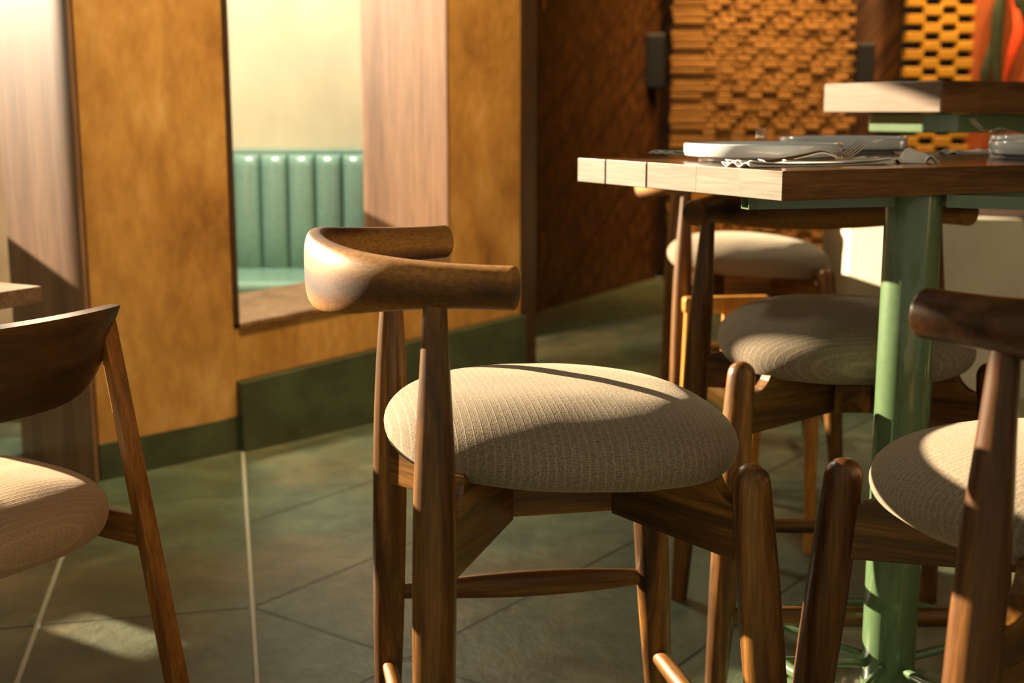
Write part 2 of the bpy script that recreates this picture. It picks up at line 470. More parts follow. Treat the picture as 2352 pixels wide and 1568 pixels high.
XB, XF, YB, YF = -0.213, 0.212, 0.240, 0.236
def stool(label, loc, rz, wl='teak', arm='arm', group='counter stools with round posts and a curved arm rail'):
    z_, x_, y_ = M[wl + '_z'], M[wl + '_x'], M['teak_y']
    t = empty('counter_stool', loc, rz, label, 'stool', group)
    cushion('seat', M['linen'], t, 0.257, 0.250, 0.622, 0.658, 0.734, tilt=0.045)
    # arm rail: one bent piece, round at the horns, tall and thin behind the back
    ZA = 0.909
    half = [(-0.126, 0.290, ZA, 0.0270, 0.0272, 2.0), (-0.168, 0.270, ZA, 0.0272, 0.0275, 2.05), (-0.215, 0.247, ZA, 0.0272, 0.029, 2.2),
            (-0.268, 0.214, ZA - .001, 0.0262, 0.034, 2.5), (-0.312, 0.168, ZA - .003, 0.0225, 0.041, 2.9),
            (-0.338, 0.108, ZA - .004, 0.0185, 0.047, 3.1), (-0.348, 0.036, ZA - .005, 0.0170, 0.050, 3.2)]
    path = half + [(x, -y, z, w, h, e) for x, y, z, w, h, e in half[::-1]]
    sweep('arm_rail', path, M[arm], t, ns=40, sub=8, cap='flat')
    for s in (-1, 1):
        # back leg carries the rail
        top = Vector((XB - 0.004, s * (YB + 0.008), 0.889)); bot = Vector((XB - 0.022, s * (YB + 0.050), 0.0))
        rod('leg', bot, top, 0, z_, t, ns=24, prof=[(0, 0.019), (0.30, 0.0265), (0.60, 0.0285), (0.78, 0.0255), (0.92, 0.0185), (1.0, 0.0150)])
        # front post with a domed head
        top = Vector((XF, s * YF, 0.628)); bot = Vector((XF + 0.052, s * (YF + 0.040), 0.0))
        rod('leg', bot, top, 0, z_, t, ns=24, prof=[(0, 0.020), (0.4, 0.0285), (0.75, 0.0300), (1.0, 0.0265)], cap='round')
        # corner brackets, scooped where they meet the post
        for px, py in ((XB - 0.006, s * (YB + 0.006)), (XF + 0.006, s * YF)):
            p = Vector((px, py, 0)); q = Vector((math.copysign(0.085, px), s * 0.030, 0))
            d = (q - p); Lq = d.length; d.normalize(); n = Vector((-d.y, d.x, 0))
            prof = [(0.0, 0.512), (0.0, 0.590)]
            for i in range(8):
                a = i / 7 * math.pi / 2
                prof.append((0.020 + 0.048 * math.sin(a), 0.592 + 0.055 * (1 - math.cos(a))))
            prof += [(Lq, 0.647), (Lq, 0.530)]
            fr = Matrix(((d.x, n.x, 0, p.x), (d.y, n.y, 0, p.y), (0, 0, 1, 0), (0, 0, 0, 1)))
            o = prism('bracket', prof, -0.0125, 0.0125, M['teak_x'], t, 0.0015, 'y')
            o.matrix_local = fr
    box('seat_frame', (-0.125, -0.036, 0.533), (0.125, 0.036, 0.646), x_, t, 0.003)
    # footrails
    for s in (-1, 1):
        f = lambda h: 1 - h / 0.889
        ya = s * (YB + 0.050 - 0.042 * 0.31 / 0.889); xa = XB - 0.022 + 0.018 * 0.35
        yb = s * (YF + 0.040 - 0.040 * 0.31 / 0.628); xb = XF + 0.052 - 0.052 * 0.49
        pts = [(xa, ya, 0.31, 0.011, 0.012), ((xa * .6 + xb * .4), (ya * .6 + yb * .4), 0.31, 0.014, 0.0225), ((xa * .3 + xb * .7), (ya * .3 + yb * .7), 0.31, 0.014, 0.022), (xb, yb, 0.31, 0.011, 0.012)]
        sweep('side_rail', pts, x_, t, ns=16, sub=6)
    xf = XF + 0.052 - 0.052 * 0.24; yf = YF + 0.040 - 0.040 * 0.24
    sweep('foot_rail', [(xf, -yf, 0.160, 0.015, 0.015), (xf, -yf * .5, 0.160, 0.015, 0.019), (xf, yf * .5, 0.160, 0.015, 0.019), (xf, yf, 0.160, 0.015, 0.015)], y_, t, ns=16, sub=6)
    xb_ = XB - 0.022 + 0.018 * 0.2; yb_ = YB + 0.050 - 0.042 * 0.2
    sweep('back_rail', [(xb_, -yb_, 0.180, 0.012, 0.012), (xb_, 0, 0.180, 0.015, 0.017), (xb_, yb_, 0.180, 0.012, 0.012)], y_, t, ns=16, sub=6)
    return t

# swirling figured wood for the rail and the brackets
def figured(name, scale):
    m, nt, b = new_mat(name)
    v = coords(nt, (3.2 * scale, 3.2 * scale, 13 * scale), rnd=True)
    n1 = N(nt, 'ShaderNodeTexNoise', Scale=1.0, Detail=4.0, Roughness=0.5, Distortion=0.9); nt.links.new(v, n1.inputs['Vector'])
    w = N(nt, 'ShaderNodeTexWave', wave_type='BANDS', bands_direction='Z'); w.inputs['Scale'].default_value = 0.35; w.inputs['Distortion'].default_value = 7; w.inputs['Detail'].default_value = 3
    w.inputs['Detail Scale'].default_value = 0.8
    nt.links.new(v, w.inputs['Vector'])
    v2 = coords(nt, (120, 120, 300)); n2 = N(nt, 'ShaderNodeTexNoise', Scale=1.0, Detail=3.0); nt.links.new(v2, n2.inputs['Vector'])
    ad = N(nt, 'ShaderNodeMath', operation='MULTIPLY_ADD'); ad.inputs[1].default_value = 0.45
    nt.links.new(w.outputs[1], ad.inputs[0])
    h = N(nt, 'ShaderNodeMath', operation='MULTIPLY'); h.inputs[1].default_value = 0.6; nt.links.new(n1.outputs[0], h.inputs[0]); nt.links.new(h.outputs[0], ad.inputs[2])
    c1 = ramp(nt, ad.outputs[0], [(0.20, (0.030, 0.010, 0.003)), (0.40, (0.150, 0.055, 0.009)), (0.66, (0.36, 0.165, 0.034))])
    c2 = ramp(nt, n2.outputs[0], [(0.36, (0.55, 0.5, 0.48)), (0.58, (1, 1, 1))])
    mx = N(nt, 'ShaderNodeMix', data_type='RGBA', blend_type='MULTIPLY'); mx.inputs[0].default_value = 0.7
    nt.links.new(c1, mx.inputs[6]); nt.links.new(c2, mx.inputs[7]); nt.links.new(mx.outputs[2], b.inputs['Base Color'])
    b.inputs['Roughness'].default_value = 0.56; b.inputs['Coat Weight'].default_value = 0.04; b.inputs['Coat Roughness'].default_value = 0.3
    b.inputs['Specular IOR Level'].default_value = 0.38; b.inputs['Specular Tint'].default_value = (1, 0.86, 0.66, 1)
    bump(nt, b, n2.outputs[0], 0.2, 0.0005)
    return m
M['arm'] = figured('figured_teak', 1.0)

stool('brown wooden counter stool in sharp focus, beige seat, curved arm rail open right', (0.068, 1.832, 0), R(11.5))
stool('counter stool facing the camera behind the green table post, its seat shaded grey', (0.676, 2.560, 0), R(-91))
stool('counter stool cut by the right edge, dark horn of its arm rail pointing left', (0.715, 1.490, 0), R(97), 'walnut', 'shade_walnut_y')  # darker wood stands in for the shade on this stool
stool('farthest counter stool, its seat top glaring white in the sun behind the table', (0.760, 4.060, 0), R(-4))

# ------------------------------------------------------------------ near table
def frame_at(o, ux, uy):
    return Matrix(((ux[0], uy[0], 0, o[0]), (ux[1], uy[1], 0, o[1]), (0, 0, 1, o[2]), (0, 0, 0, 1)))
def heading(a):  # unit vector, a = degrees clockwise from +y
    return (math.sin(R(a)), math.cos(R(a)))

C0 = (0.429, 2.010)
ux, uy = heading(63.3), heading(-26.7)
post = (0.708, 2.232)
t = empty('bar_table', (post[0], post[1], 0), 0, 'thick plank-topped table on a green round post, plates laid on it', 'table')
def T(u, v, z=0):  # table-plan coordinates, relative to the table's empty
    return (C0[0] + ux[0] * u + uy[0] * v - post[0], C0[1] + ux[1] * u + uy[1] * v - post[1], z)
TH, TT = 1.028, 0.0475
fr = frame_at((C0[0] - post[0], C0[1] - post[1], 0), ux, uy)
# planks side by side across the width, ends slightly uneven
edges = [(0.0, 0.1145, 0.0), (0.115, 0.2395, 0.002), (0.240, 0.3995, 0.003), (0.400, 0.5445, 0.001), (0.545, 0.652, -0.001)]
top_me_v = []
for i, (v0, v1, off) in enumerate(edges):
    o = box('tabletop_plank', (off, v0, TH - TT), (1.45, v1, TH), M['table_top'], t, 0.0010)
    o.matrix_local = fr
    e = box('end_face', (off - 0.0016, v0 + 0.0004, TH - TT + 0.0008), (off + 0.004, v1 - 0.0004, TH - 0.0008), M['end_grain'], o, 0.0006)
    e['label'] = 'pale end grain of the plank'
rod('post', (0, 0, 0.012), (0, 0, TH - TT - 0.0005), 0.0490, M['green_metal'], t, ns=48)
lathe('base_plate', [(0.05, 0.014), (0.20, 0.012), (0.205, 0.008), (0.205, 0.0)], M['green_metal'], t)
# square-section arms under the top, open at their ends
def hollow(name, a, b, w, h, zt, mat, parent):
    a, b = Vector((a[0], a[1], 0)), Vector((b[0], b[1], 0))
    d = (b - a); L = d.length; d.normalize(); n = Vector((-d.y, d.x, 0))
    vs, fs = [], []
    th = 0.0022
    for x in (0, L):
        for k, (q, g) in enumerate(((w / 2, h), (w / 2 - th, h - 2 * th))):
            zc = zt - h / 2
            for sx, sz in ((-1, -1), (1, -1), (1, 1), (-1, 1)):
                p = a + d * x + n * (sx * q)
                vs.append((p.x, p.y, zc + sz * g / 2))
    for k in range(4):
        k2 = (k + 1) % 4
        fs.append((k, k2, 8 + k2, 8 + k)); fs.append((4 + k, 4 + k2, 12 + k2, 12 + k))
        fs.append((k, k2, 4 + k2, 4 + k)); fs.append((8 + k, 8 + k2, 12 + k2, 12 + k))
    return mesh(name, vs, fs, mat, parent, smooth=False)
zb = TH - TT - 0.0008
hollow('top_arm', (-0.312, -0.080), (0.33, 0.085), 0.030, 0.022, zb, M['green_metal'], t)
hollow('top_arm', (0.218, -0.13), (0.05, -0.03), 0.030, 0.022, zb, M['green_metal'], t)
hollow('top_arm', (-0.218, 0.25), (-0.03, 0.04), 0.030, 0.022, zb, M['green_metal'], t)
# foot ring with spokes
ring = []
NR = 56
for zc, rr in ((0.130, 0.226),):
    vs, fs = [], []
    for i in range(NR):
        a = 2 * math.pi * i / NR
        for k in range(12):
            b_ = 2 * math.pi * k / 12
            r2 = rr + 0.011 * math.cos(b_)
            vs.append((r2 * math.cos(a), r2 * math.sin(a), zc + 0.011 * math.sin(b_)))
    for i in range(NR):
        for k in range(12):
            i2 = (i + 1) % NR; k2 = (k + 1) % 12
            fs.append((i * 12 + k, i2 * 12 + k, i2 * 12 + k2, i * 12 + k2))
    mesh('foot_ring', vs, fs, M['green_metal'], t)
for a in (195, 150, 60, 15, 285, 240):
    c, s = math.cos(R(a)), math.sin(R(a))
    rod('spoke', (0.045 * c, 0.045 * s, 0.105), (0.226 * c, 0.226 * s, 0.130), 0.0085, M['green_metal'], t, ns=12)

# ------------------------------------------------------------------ tableware
def plate(loc, r, h, label, tilt=0):
    prof_out = [(r * 0.80, 0.0), (r * 0.81, 0.0012), (r * 0.815, 0.004), (r * 0.86, 0.0065), (r * 0.94, 0.0075), (r * 0.985, 0.011), (r, 0.018), (r, h - 0.003), (r - 0.0012, h - 0.0008), (r - 0.003, h),
                (r - 0.0052, h - 0.0012), (r - 0.006, h - 0.004), (r - 0.008, 0.018), (r - 0.018, 0.0125), (r * 0.5, 0.0115), (0.01, 0.0115)]
    o = lathe('dinner_plate', prof_out, M['plate'], None, ns=96)
    o.location = loc
    o.rotation_euler = (0, tilt, 0)
    tag(o, label, 'plate', 'pale straight-sided plates on the tabletop')
    return o
plate((0.480, 2.445, TH), 0.150, 0.034, 'large pale grey plate in the middle, nearest the table edge')
plate((0.765, 2.960, TH), 0.145, 0.036, 'pale plate behind the central plate, partly hidden by it')
plate((1.105, 2.545, TH), 0.146, 0.036, 'pale grey plate at the right edge, in front of another plate')
plate((1.235, 2.905, TH), 0.140, 0.040, 'plate showing only its rim above the right-edge plate')

def fork(loc, rz, label, pitch=0.0, parent=None, roll=0.0, L=0.20, mat='steel'):
    """fork along +x, tines at +x end"""
    t = empty('fork', loc, rz, label, 'fork', 'table forks')
    t.rotation_euler = (roll, pitch, rz)
    sweep('handle', [(0, 0, 0.0015, 0.0095, 0.0016), (0.03, 0, 0.002, 0.0085, 0.0018), (0.08, 0, 0.008, 0.005, 0.0018), (0.115, 0, 0.013, 0.0032, 0.002), (0.135, 0, 0.010, 0.0042, 0.0018), (0.150, 0, 0.0055, 0.011, 0.0014), (0.158, 0, 0.006, 0.012, 0.0013)],
          M[mat], t, ns=14, sub=5)
    for k in range(4):
        y = (k - 1.5) * 0.0063
        sweep('tine', [(0.155, y, 0.0060, 0.0019, 0.0012), (0.175, y, 0.0085, 0.0018, 0.0012), (0.193, y, 0.0180, 0.0015, 0.0011), (0.206, y, 0.0300, 0.0008, 0.0009)], M[mat], t, ns=8, sub=4)
    return t
def cloth(name, loc, rz, w, d, mat, label, cat, group, folds=2, amp=0.002, seedv=0, crumple=0):
    t = empty(name, loc, rz, label, cat, group)
    for f in range(folds):
        nx, ny = 40, 16
        vs, fs = [], []
        for side in (0, 1):
            for i in range(nx + 1):
                for j in range(ny + 1):
                    x = (i / nx - 0.5) * (w - f * 0.012); y = (j / ny - 0.5) * (d - f * 0.006)
                    edge = max(abs(i / nx - 0.5), 0) * 2
                    z = 0.0004 + f * 0.0034 + side * 0.0016 + amp * (0.5 + 0.5 * math.sin(y * 190 + seedv + f)) * edge ** 3 * 1.2
                    z += crumple * max(0, noise.noise(Vector((x * 26, y * 26, seedv))))
                    vs.append((x, y, z))
        o = (nx + 1) * (ny + 1)
        for i in range(nx):
            for j in range(ny):
                a = i * (ny + 1) + j
                fs.append((a, a + 1, a + ny + 2, a + ny + 1)); fs.append((o + a, o + a + ny + 1, o + a + ny + 2, o + a + 1))
        bd = [i * (ny + 1) for i in range(nx + 1)] + [nx * (ny + 1) + j for j in range(1, ny + 1)] + [i * (ny + 1) + ny for i in range(nx - 1, -1, -1)] + [j for j in range(ny - 1, 0, -1)]
        for a, b_ in zip(bd, bd[1:] + bd[:1]): fs.append((a, b_, o + b_, o + a))
        mesh('napkin_layer', vs, fs, M[mat], t)
    return t
nap_ang = math.atan2(2.300 - 2.082, 0.695 - 0.320)
cloth('folded_napkin', (0.525, 2.238, TH), nap_ang + 0.0, 0.34, 0.075, 'napkin', 'cream folded napkin under the fork in front of the central plate', 'napkin', 'folded napkins on the tabletop', amp=0.006)
f1 = fork((0.425, 2.163, TH + 0.0085), nap_ang + 0.04, 'steel fork lying on the cream napkin, tines curving up to the right', roll=0.2)
f1.scale = (1.15, 1.15, 1.15)
# butter knife beside it
kn = empty('table_knife', (0.478, 2.163, TH - 0.0015), nap_ang - 0.01, 'steel table knife along the front of the cream napkin', 'knife')
sweep('handle', [(-0.02, 0, 0.0125, 0.0055, 0.0022), (0.05, 0, 0.0125, 0.0065, 0.0026), (0.09, 0, 0.0125, 0.0045, 0.0022)], M['steel'], kn, ns=12, sub=4)
sweep('blade', [(0.088, 0, 0.0125, 0.005, 0.0010), (0.12, 0, 0.0125, 0.0085, 0.0009), (0.18, 0, 0.0125, 0.0085, 0.0008), (0.205, 0.003, 0.0125, 0.003, 0.0006)], M['steel'], kn, ns=12, sub=4)
cn = cloth('crumpled_napkin', (0.735, 2.345, TH), 0.4, 0.080, 0.060, 'napkin', 'small crumpled white napkin standing beside the fork tines', 'napkin', None, folds=1, amp=0.004, seedv=3, crumple=0.045)
cloth('folded_napkin', (0.395, 2.86, TH), nap_ang, 0.15, 0.10, 'teal_napkin', 'pale green folded napkin left of the central plate near the far corner', 'napkin', 'folded napkins on the tabletop', amp=0.003, seedv=2)
fork((0.515, 2.625, TH + 0.002), R(80), 'fork whose pale tines stick up behind the central plate', pitch=R(-7))
cloth('folded_napkin', (1.02, 2.87, TH), nap_ang, 0.12, 0.06, 'napkin', 'small pale napkin left of the right-edge plate', 'napkin', 'folded napkins on the tabletop', amp=0.004, seedv=5)
fork((1.17, 2.80, TH + 0.036), R(120), 'fork with tines raised between the two right-edge plates', pitch=R(-3))

# ------------------------------------------------------------------ far table
p0 = (0.872, 3.60); ft_u, ft_v = heading(61), heading(-29)
cf = (1.082, 3.235)
t = empty('bar_table', (1.9, 3.75, 0), 0, 'taller table behind, its thick square edge lit pink at the left', 'table')
fr2 = frame_at((cf[0] - 1.9, cf[1] - 3.75, 0), ft_u, ft_v)
o = box('tabletop', (0.0, 0.0, 1.118), (1.9, 0.424, 1.198), M['table_top'], t, 0.003)
o.matrix_local = fr2
e = box('end_face', (-0.003, 0.002, 1.120), (0.004, 0.422, 1.196), M['far_end'], o, 0.001)
e['label'] = 'pinkish end face of the thick top'
prism('under_plate', [(0.12, 0.05), (1.5, 0.05), (1.5, 0.37), (0.12, 0.37), (0.055, 0.30), (0.055, 0.11)], 1.066, 1.117, M['green_metal'], t, 0.004, 'z', fr2)
rod('post', (0, 0, 0.012), (0, 0, 1.066), 0.05, M['green_metal'], t, ns=32)
lathe('base_plate', [(0.05, 0.014), (0.26, 0.012), (0.265, 0.0)], M['green_metal'], t)

# ------------------------------------------------------------------ side chair at left and its table
t = empty('dining_chair', (-0.810, 1.86, 0), 0, 'lower wooden dining chair at the left edge with a curved slab back and tan seat', 'chair')
O = Vector((-0.862, 1.905, 0))
# chair axes: faces left and a little away
fx = Vector((1, 0, 0)); lx = Vector((0, -1, 0))   # lx: towards far side
def CP(a, b, z): # a forward, b to the far side
    p = fx * a + lx * b
    return (p.x, p.y, z)
def sq_leg(name, b0, b1, w0, w1, mat, parent, w0b=None, w1b=None):
    w0b = w0b or w0; w1b = w1b or w1
    vs = []
    for (p, w, wb) in ((b0, w0, w0b), (b1, w1, w1b)):
        p = Vector(p)
        for s1, s2 in ((-1, -1), (1, -1), (1, 1), (-1, 1)):
            vs.append(p + fx * (s1 * w / 2) + lx * (s2 * wb / 2))
    me = bpy.data.meshes.new(name)
    me.from_pydata([tuple(v) for v in vs], [], [(3, 2, 1, 0), (4, 5, 6, 7)] + [(k, (k + 1) % 4, 4 + (k + 1) % 4, 4 + k) for k in range(4)])
    bm = bmesh.new(); bm.from_mesh(me); bmesh.ops.recalc_face_normals(bm, faces=bm.faces); bevel_bm(bm, 0.0035, 2)
    bm.to_mesh(me); bm.free()
    return link(name, me, mat, parent, smooth=False)
for s in (1, -1):
    sq_leg('back_leg', CP(-0.225, s * 0.245, 0), CP(-0.085, s * 0.225, 0.785), 0.030, 0.020, M['oak_z'], t, 0.034, 0.030)
    sq_leg('front_leg', CP(0.34, s * 0.225, 0), CP(0.315, s * 0.215, 0.43), 0.026, 0.034, M['oak_z'], t)
    a, b_ = CP(-0.15, s * 0.232, 0), CP(0.33, s * 0.22, 0)
    sweep('side_rail', [(a[0], a[1], 0.430, 0.011, 0.026, 5), (b_[0], b_[1], 0.430, 0.011, 0.026, 5)], M['oak_x'], t, ns=20, sub=1)
a, b_ = CP(-0.04, 0.226, 0), CP(-0.04, -0.226, 0)
sweep('back_seat_rail', [(a[0], a[1], 0.438, 0.012, 0.015, 5), (b_[0], b_[1], 0.438, 0.012, 0.015, 5)], M['oak_x'], t, ns=20, sub=1)
# curved slab back
vs, fs = [], []
n_u, n_w = 40, 16
for side in (0, 1):
    for i in range(n_u + 1):
        u = i / n_u * 2 - 1
        bow = 0.062 * (u * u - 1)
        for j in range(n_w + 1):
            w = j / n_w
            zt_ = 0.812 - 0.004 * u * u
            zb_ = 0.667 + 0.088 * abs(u) ** 4
            z = zb_ + (zt_ - zb_) * w
            a = -0.088 + bow + 0.036 * side * (1.0 - 0.25 * abs(u)) - 0.02 * (w - 0.5) * 1.5
            vs.append(CP(a, u * 0.243, z))
o_ = (n_u + 1) * (n_w + 1)
for i in range(n_u):
    for j in range(n_w):
        a = i * (n_w + 1) + j
        fs.append((a, a + 1, a + n_w + 2, a + n_w + 1)); fs.append((o_ + a, o_ + a + n_w + 1, o_ + a + n_w + 2, o_ + a + 1))
bd = [i * (n_w + 1) for i in range(n_u + 1)] + [n_u * (n_w + 1) + j for j in range(1, n_w + 1)] + [i * (n_w + 1) + n_w for i in range(n_u - 1, -1, -1)] + [j for j in range(n_w - 1, 0, -1)]
for a, b_ in zip(bd, bd[1:] + bd[:1]): fs.append((a, b_, o_ + b_, o_ + a))
mesh('backrest', vs, fs, M['shade_walnut_y'], t, auto=35)
c_ = cushion('seat', M['linen_tan'], t, 0.250, 0.240, 0.440, 0.484, 0.545, ex=2.6)
p = CP(0.062, 0, 0); c_.location = (p[0], p[1], 0)
t.location = O; t.rotation_euler = (0, 0, R(147))

tl = empty('dining_table', (-1.26, 2.345, 0), 0, 'pale wooden dining table showing only its corner at the left edge', 'table')
d1, d2 = heading(-62), heading(28)
# corner at (-1.03,2.70)
fr3 = frame_at((0.300, 0.215, 0), (-d2[0], -d2[1]), d1)
prism('tabletop', [(0, 0), (0.30, 0), (0.30, 0.9), (0, 0.9)], 0.736, 0.770, M['pale_wood'], tl, 0.002, 'z', fr3)
rod('post', (0.300 - 0.15 * d2[0] + 0.35 * d1[0], 0.215 - 0.15 * d2[1] + 0.35 * d1[1], 0.012), (0.300 - 0.15 * d2[0] + 0.35 * d1[0], 0.215 - 0.15 * d2[1] + 0.35 * d1[1], 0.736), 0.035, M['green_metal'], tl, ns=24)
lathe('base_plate', [(0.035, 0.014), (0.2, 0.012), (0.204, 0.0)], M['green_metal'], tl, center=(0.300 - 0.15 * d2[0] + 0.35 * d1[0], 0.215 - 0.15 * d2[1] + 0.35 * d1[1], 0))

# ------------------------------------------------------------------ low slatted chairs behind
def slat_chair(loc, rz, label, h=0.62, mat='honey', sh=0.40, w=0.21):
    t = empty('slatted_chair', loc, rz, label, 'chair', 'honey-coloured slat-backed chairs in the background')
    m = M[mat]
    for s in (-1, 1):
        rod('back_leg', (-0.24, s * w / 2, 0), (-0.20, s * w / 2, h - 0.02), 0, m, t, ns=14, prof=[(0, 0.014), (0.5, 0.018), (1, 0.016)])
        rod('front_leg', (0.22, s * w / 2, 0), (0.20, s * w / 2, sh), 0, m, t, ns=14, prof=[(0, 0.014), (1, 0.019)])
    box('seat', (-0.21, -w / 2 - 0.015, sh - 0.03), (0.24, w / 2 + 0.015, sh + 0.012), m, t, 0.01)
    box('top_rail', (-0.222, -w / 2 - 0.02, h - 0.035), (-0.185, w / 2 + 0.02, h + 0.01), m, t, 0.009, seg=3)
    for k in range(3):
        y = -w / 2 + (k + 1) * w / 4
        rod('slat', (-0.205, y, sh), (-0.202, y, h - 0.03), 0.011, m, t, ns=12)
    return t
c1 = slat_chair((0.632, 3.32, 0), R(-82), 'low honey-coloured slatted chair under the sunlit far stool seat', h=0.60)
c2 = copy_tree(c1); c2.location = (0.98, 5.40, 0.0); c2.rotation_euler = (0, 0, R(-80)); c2['label'] = 'sunlit slatted chair glimpsed just above the white far stool seat'
c2.scale = (1.3, 1.3, 1.3)

# ------------------------------------------------------------------ room
floor = box('floor', (-6, -2.5, -0.05), (5.5, 10.5, 0.0), M['slate']); tag(floor, kind='structure')
P0w = (-0.878, 4.137); A_w = 44.3
WU = heading(A_w); WV = heading(A_w - 90)
FW = frame_at((P0w[0], P0w[1], 0), WU, WV)     # u along wall, v away from room side, w up
WT = 0.50
def struct(o): return tag(o, kind='structure')
TOP = 3.0
pl, jm = M['plaster'], M['jamb']
# left pier
struct(prism('wall_left', [(-0.545, 0.088), (-0.045, 0.118), (-0.045, TOP), (-0.545, TOP)], 0.012, WT - 0.01, pl, None, 0.003, 'y', FW))
struct(box('baseboard_left', (-0.545, 0.010, 0), (-0.045, WT - 0.01, 0.116), M['green_tile'], None, 0.002, FW))
struct(box('trim_1', (-0.570, 0.0, 0), (-0.556, WT, TOP), jm, None, 0.002, FW))
struct(box('shade_strip_1', (-0.556, 0.016, 0), (-0.545, WT - 0.02, TOP), M['brown_trim'], None, 0, FW))  # dark strip stands in for the shaded groove beside the jamb
struct(box('shade_strip_2', (-0.045, 0.004, 0.43), (-0.028, WT - 0.02, TOP), M['brown_trim'], None, 0, FW))  # dark strip in place of the shadow line at the opening edge
# wall under the opening and the right pier in one
UR = 0.925
struct(prism('wall_left', [(-0.045, 0.236), (1.32, 0.310), (1.32, 0.505), (1.32, TOP), (UR, TOP), (UR, 0.462), (-0.028, 0.415), (-0.045, 0.415)], 0.012, WT - 0.01, pl, None, 0.003, 'y', FW))
struct(prism('trim_4', [(-0.028, 0.416), (UR, 0.463), (UR, 0.480), (-0.028, 0.433)], 0.0, WT, jm, None, 0.002, 'y', FW))
struct(box('trim_5', (UR - 0.016, 0.0, 0.480), (UR - 0.002, WT, TOP), jm, None, 0.002, FW))
struct(box('trim_6', (1.32, 0.0, 0.0), (1.40, WT, TOP), M['brown_trim'], None, 0.002, FW))
struct(prism('baseboard_left', [(-0.045, 0.0), (1.32, 0.0), (1.32, 0.309), (-0.045, 0.235)], -0.020, WT - 0.01, M['green_tile'], None, 0.003, 'y', FW))
# booth behind the opening
bq = empty('tufted_banquette', (-0.95, 5.75, 0), 0, 'green channel-tufted leather booth seen through the wall opening', 'booth seat')
for k in range(9):
    x0 = -0.80 + k * 0.123
    vs, fs = [], []
    prof = []
    nn = 12
    for i in range(nn + 1):
        a = math.pi * i / nn
        prof.append((x0 + 0.0615 - 0.058 * math.cos(a), -0.045 * math.sin(a) ** 0.7))
    H_ = [(0.40, 0.0), (0.44, 0.75), (0.60, 1.0), (0.88, 1.0), (0.915, 0.8), (0.93, 0.3), (0.932, 0)]
    for z, s_ in H_:
        for x, y in prof: vs.append((x, y * s_ - 0.03 * (1 - (z - 0.4) * 1.8), z))
    m_ = nn + 1
    for i in range(len(H_) - 1):
        for j in range(nn): fs.append((i * m_ + j, i * m_ + j + 1, (i + 1) * m_ + j + 1, (i + 1) * m_ + j))
    # close the back
    o_ = len(vs)
    for z, s_ in H_:
        vs.append((x0, 0.012, z)); vs.append((x0 + 0.123, 0.012, z))
    for i in range(len(H_) - 1):
        fs.append((o_ + 2 * i, o_ + 2 * i + 1, o_ + 2 * i + 3, o_ + 2 * i + 2))
        fs.append((i * m_, (i + 1) * m_, o_ + 2 * i + 2, o_ + 2 * i)); fs.append((i * m_ + nn, (i + 1) * m_ + nn, o_ + 2 * i + 3, o_ + 2 * i + 1))
    mesh('back_channel', vs, fs, M['leather'], bq, auto=60)
box('back_board', (-0.80, 0.010, 0.0), (0.307, 0.075, 0.955), M['leather'], bq, 0.01)
box('seat', (-0.80, -0.56, 0.30), (0.20, -0.035, 0.425), M['leather'], bq, 0.03, seg=4)
box('seat_base', (-0.78, -0.54, 0.0), (0.18, 0.005, 0.30), M['green_dark'], bq, 0.004)
struct(box('wall_booth', (-1.62, 5.84, 0), (-0.45, 5.92, 2.2), M['cream']))
struct(box('baseboard_booth', (-2.6, 4.55, 0), (-1.72, 4.62, 0.30), M['leather']))

# unseen window front at left, added to shape the sun: sill wall, mullions, head
FV = WT + 1.46
SILL, HEAD, HEAD2 = 1.12, 2.25, 2.46

SUN_AZ = -57.4; TAN = 0.265
def mull(u, w=0.045, n=[0]):
    n[0] += 1
    struct(box('window_%d' % n[0], (u - w / 2, FV + 0.03, SILL), (u + w / 2, FV + 0.09, HEAD), M['black'], None, 0.002, FW))
def hit_u(x, y):  # where the sun's path to (x, y) crosses the window front
    s = heading(SUN_AZ); rel = (x - P0w[0], y - P0w[1])
    v = rel[0] * WV[0] + rel[1] * WV[1]; u = rel[0] * WU[0] + rel[1] * WU[1]
    sv = s[0] * WV[0] + s[1] * WV[1]; su = s[0] * WU[0] + s[1] * WU[1]
    k = (FV + 0.06 - v) / sv
    return u + k * su
us = hit_u(-0.87, 2.59)
# sill wall, with an added slot that lets in the floor's sun patch
struct(box('wall_sunmask_sill', (-6.0, FV, 0), (us - 0.07, FV + 0.12, SILL), M['plain_wall'], None, 0, FW))
struct(box('wall_sunmask_sill', (us + 0.07, FV, 0), (3.6, FV + 0.12, SILL), M['plain_wall'], None, 0, FW))
struct(box('wall_sunmask_sill', (us - 0.07, FV, 0), (us + 0.07, FV + 0.12, 0.79), M['plain_wall'], None, 0, FW))
struct(box('wall_sunmask_sill', (us - 0.07, FV, 0.89), (us + 0.07, FV + 0.12, SILL), M['plain_wall'], None, 0, FW))
struct(box('wall_sunmask_head', (-6.0, FV, HEAD), (0.05, FV + 0.12, 3.05), M['plain_wall'], None, 0, FW))
struct(box('wall_sunmask_head', (0.05, FV, HEAD2), (3.6, FV + 0.12, 3.05), M['plain_wall'], None, 0, FW))
uA = hit_u(0.0, 1.30)
for du in (0.0, -1.3, -2.6, -3.9): mull(uA + du, 0.06)
ua, ub = sorted((hit_u(0.50, 2.41), hit_u(0.50, 2.59)))
struct(box('wall_sunmask_pier', (ua, FV - 0.02, SILL), (ub, FV + 0.14, HEAD), M['plain_wall'], None, 0, FW))  # unseen pier added to shade the stool behind the table post
def wp(u, v): return (P0w[0] + WU[0] * u + WV[0] * v, P0w[1] + WU[1] * u + WV[1] * v)
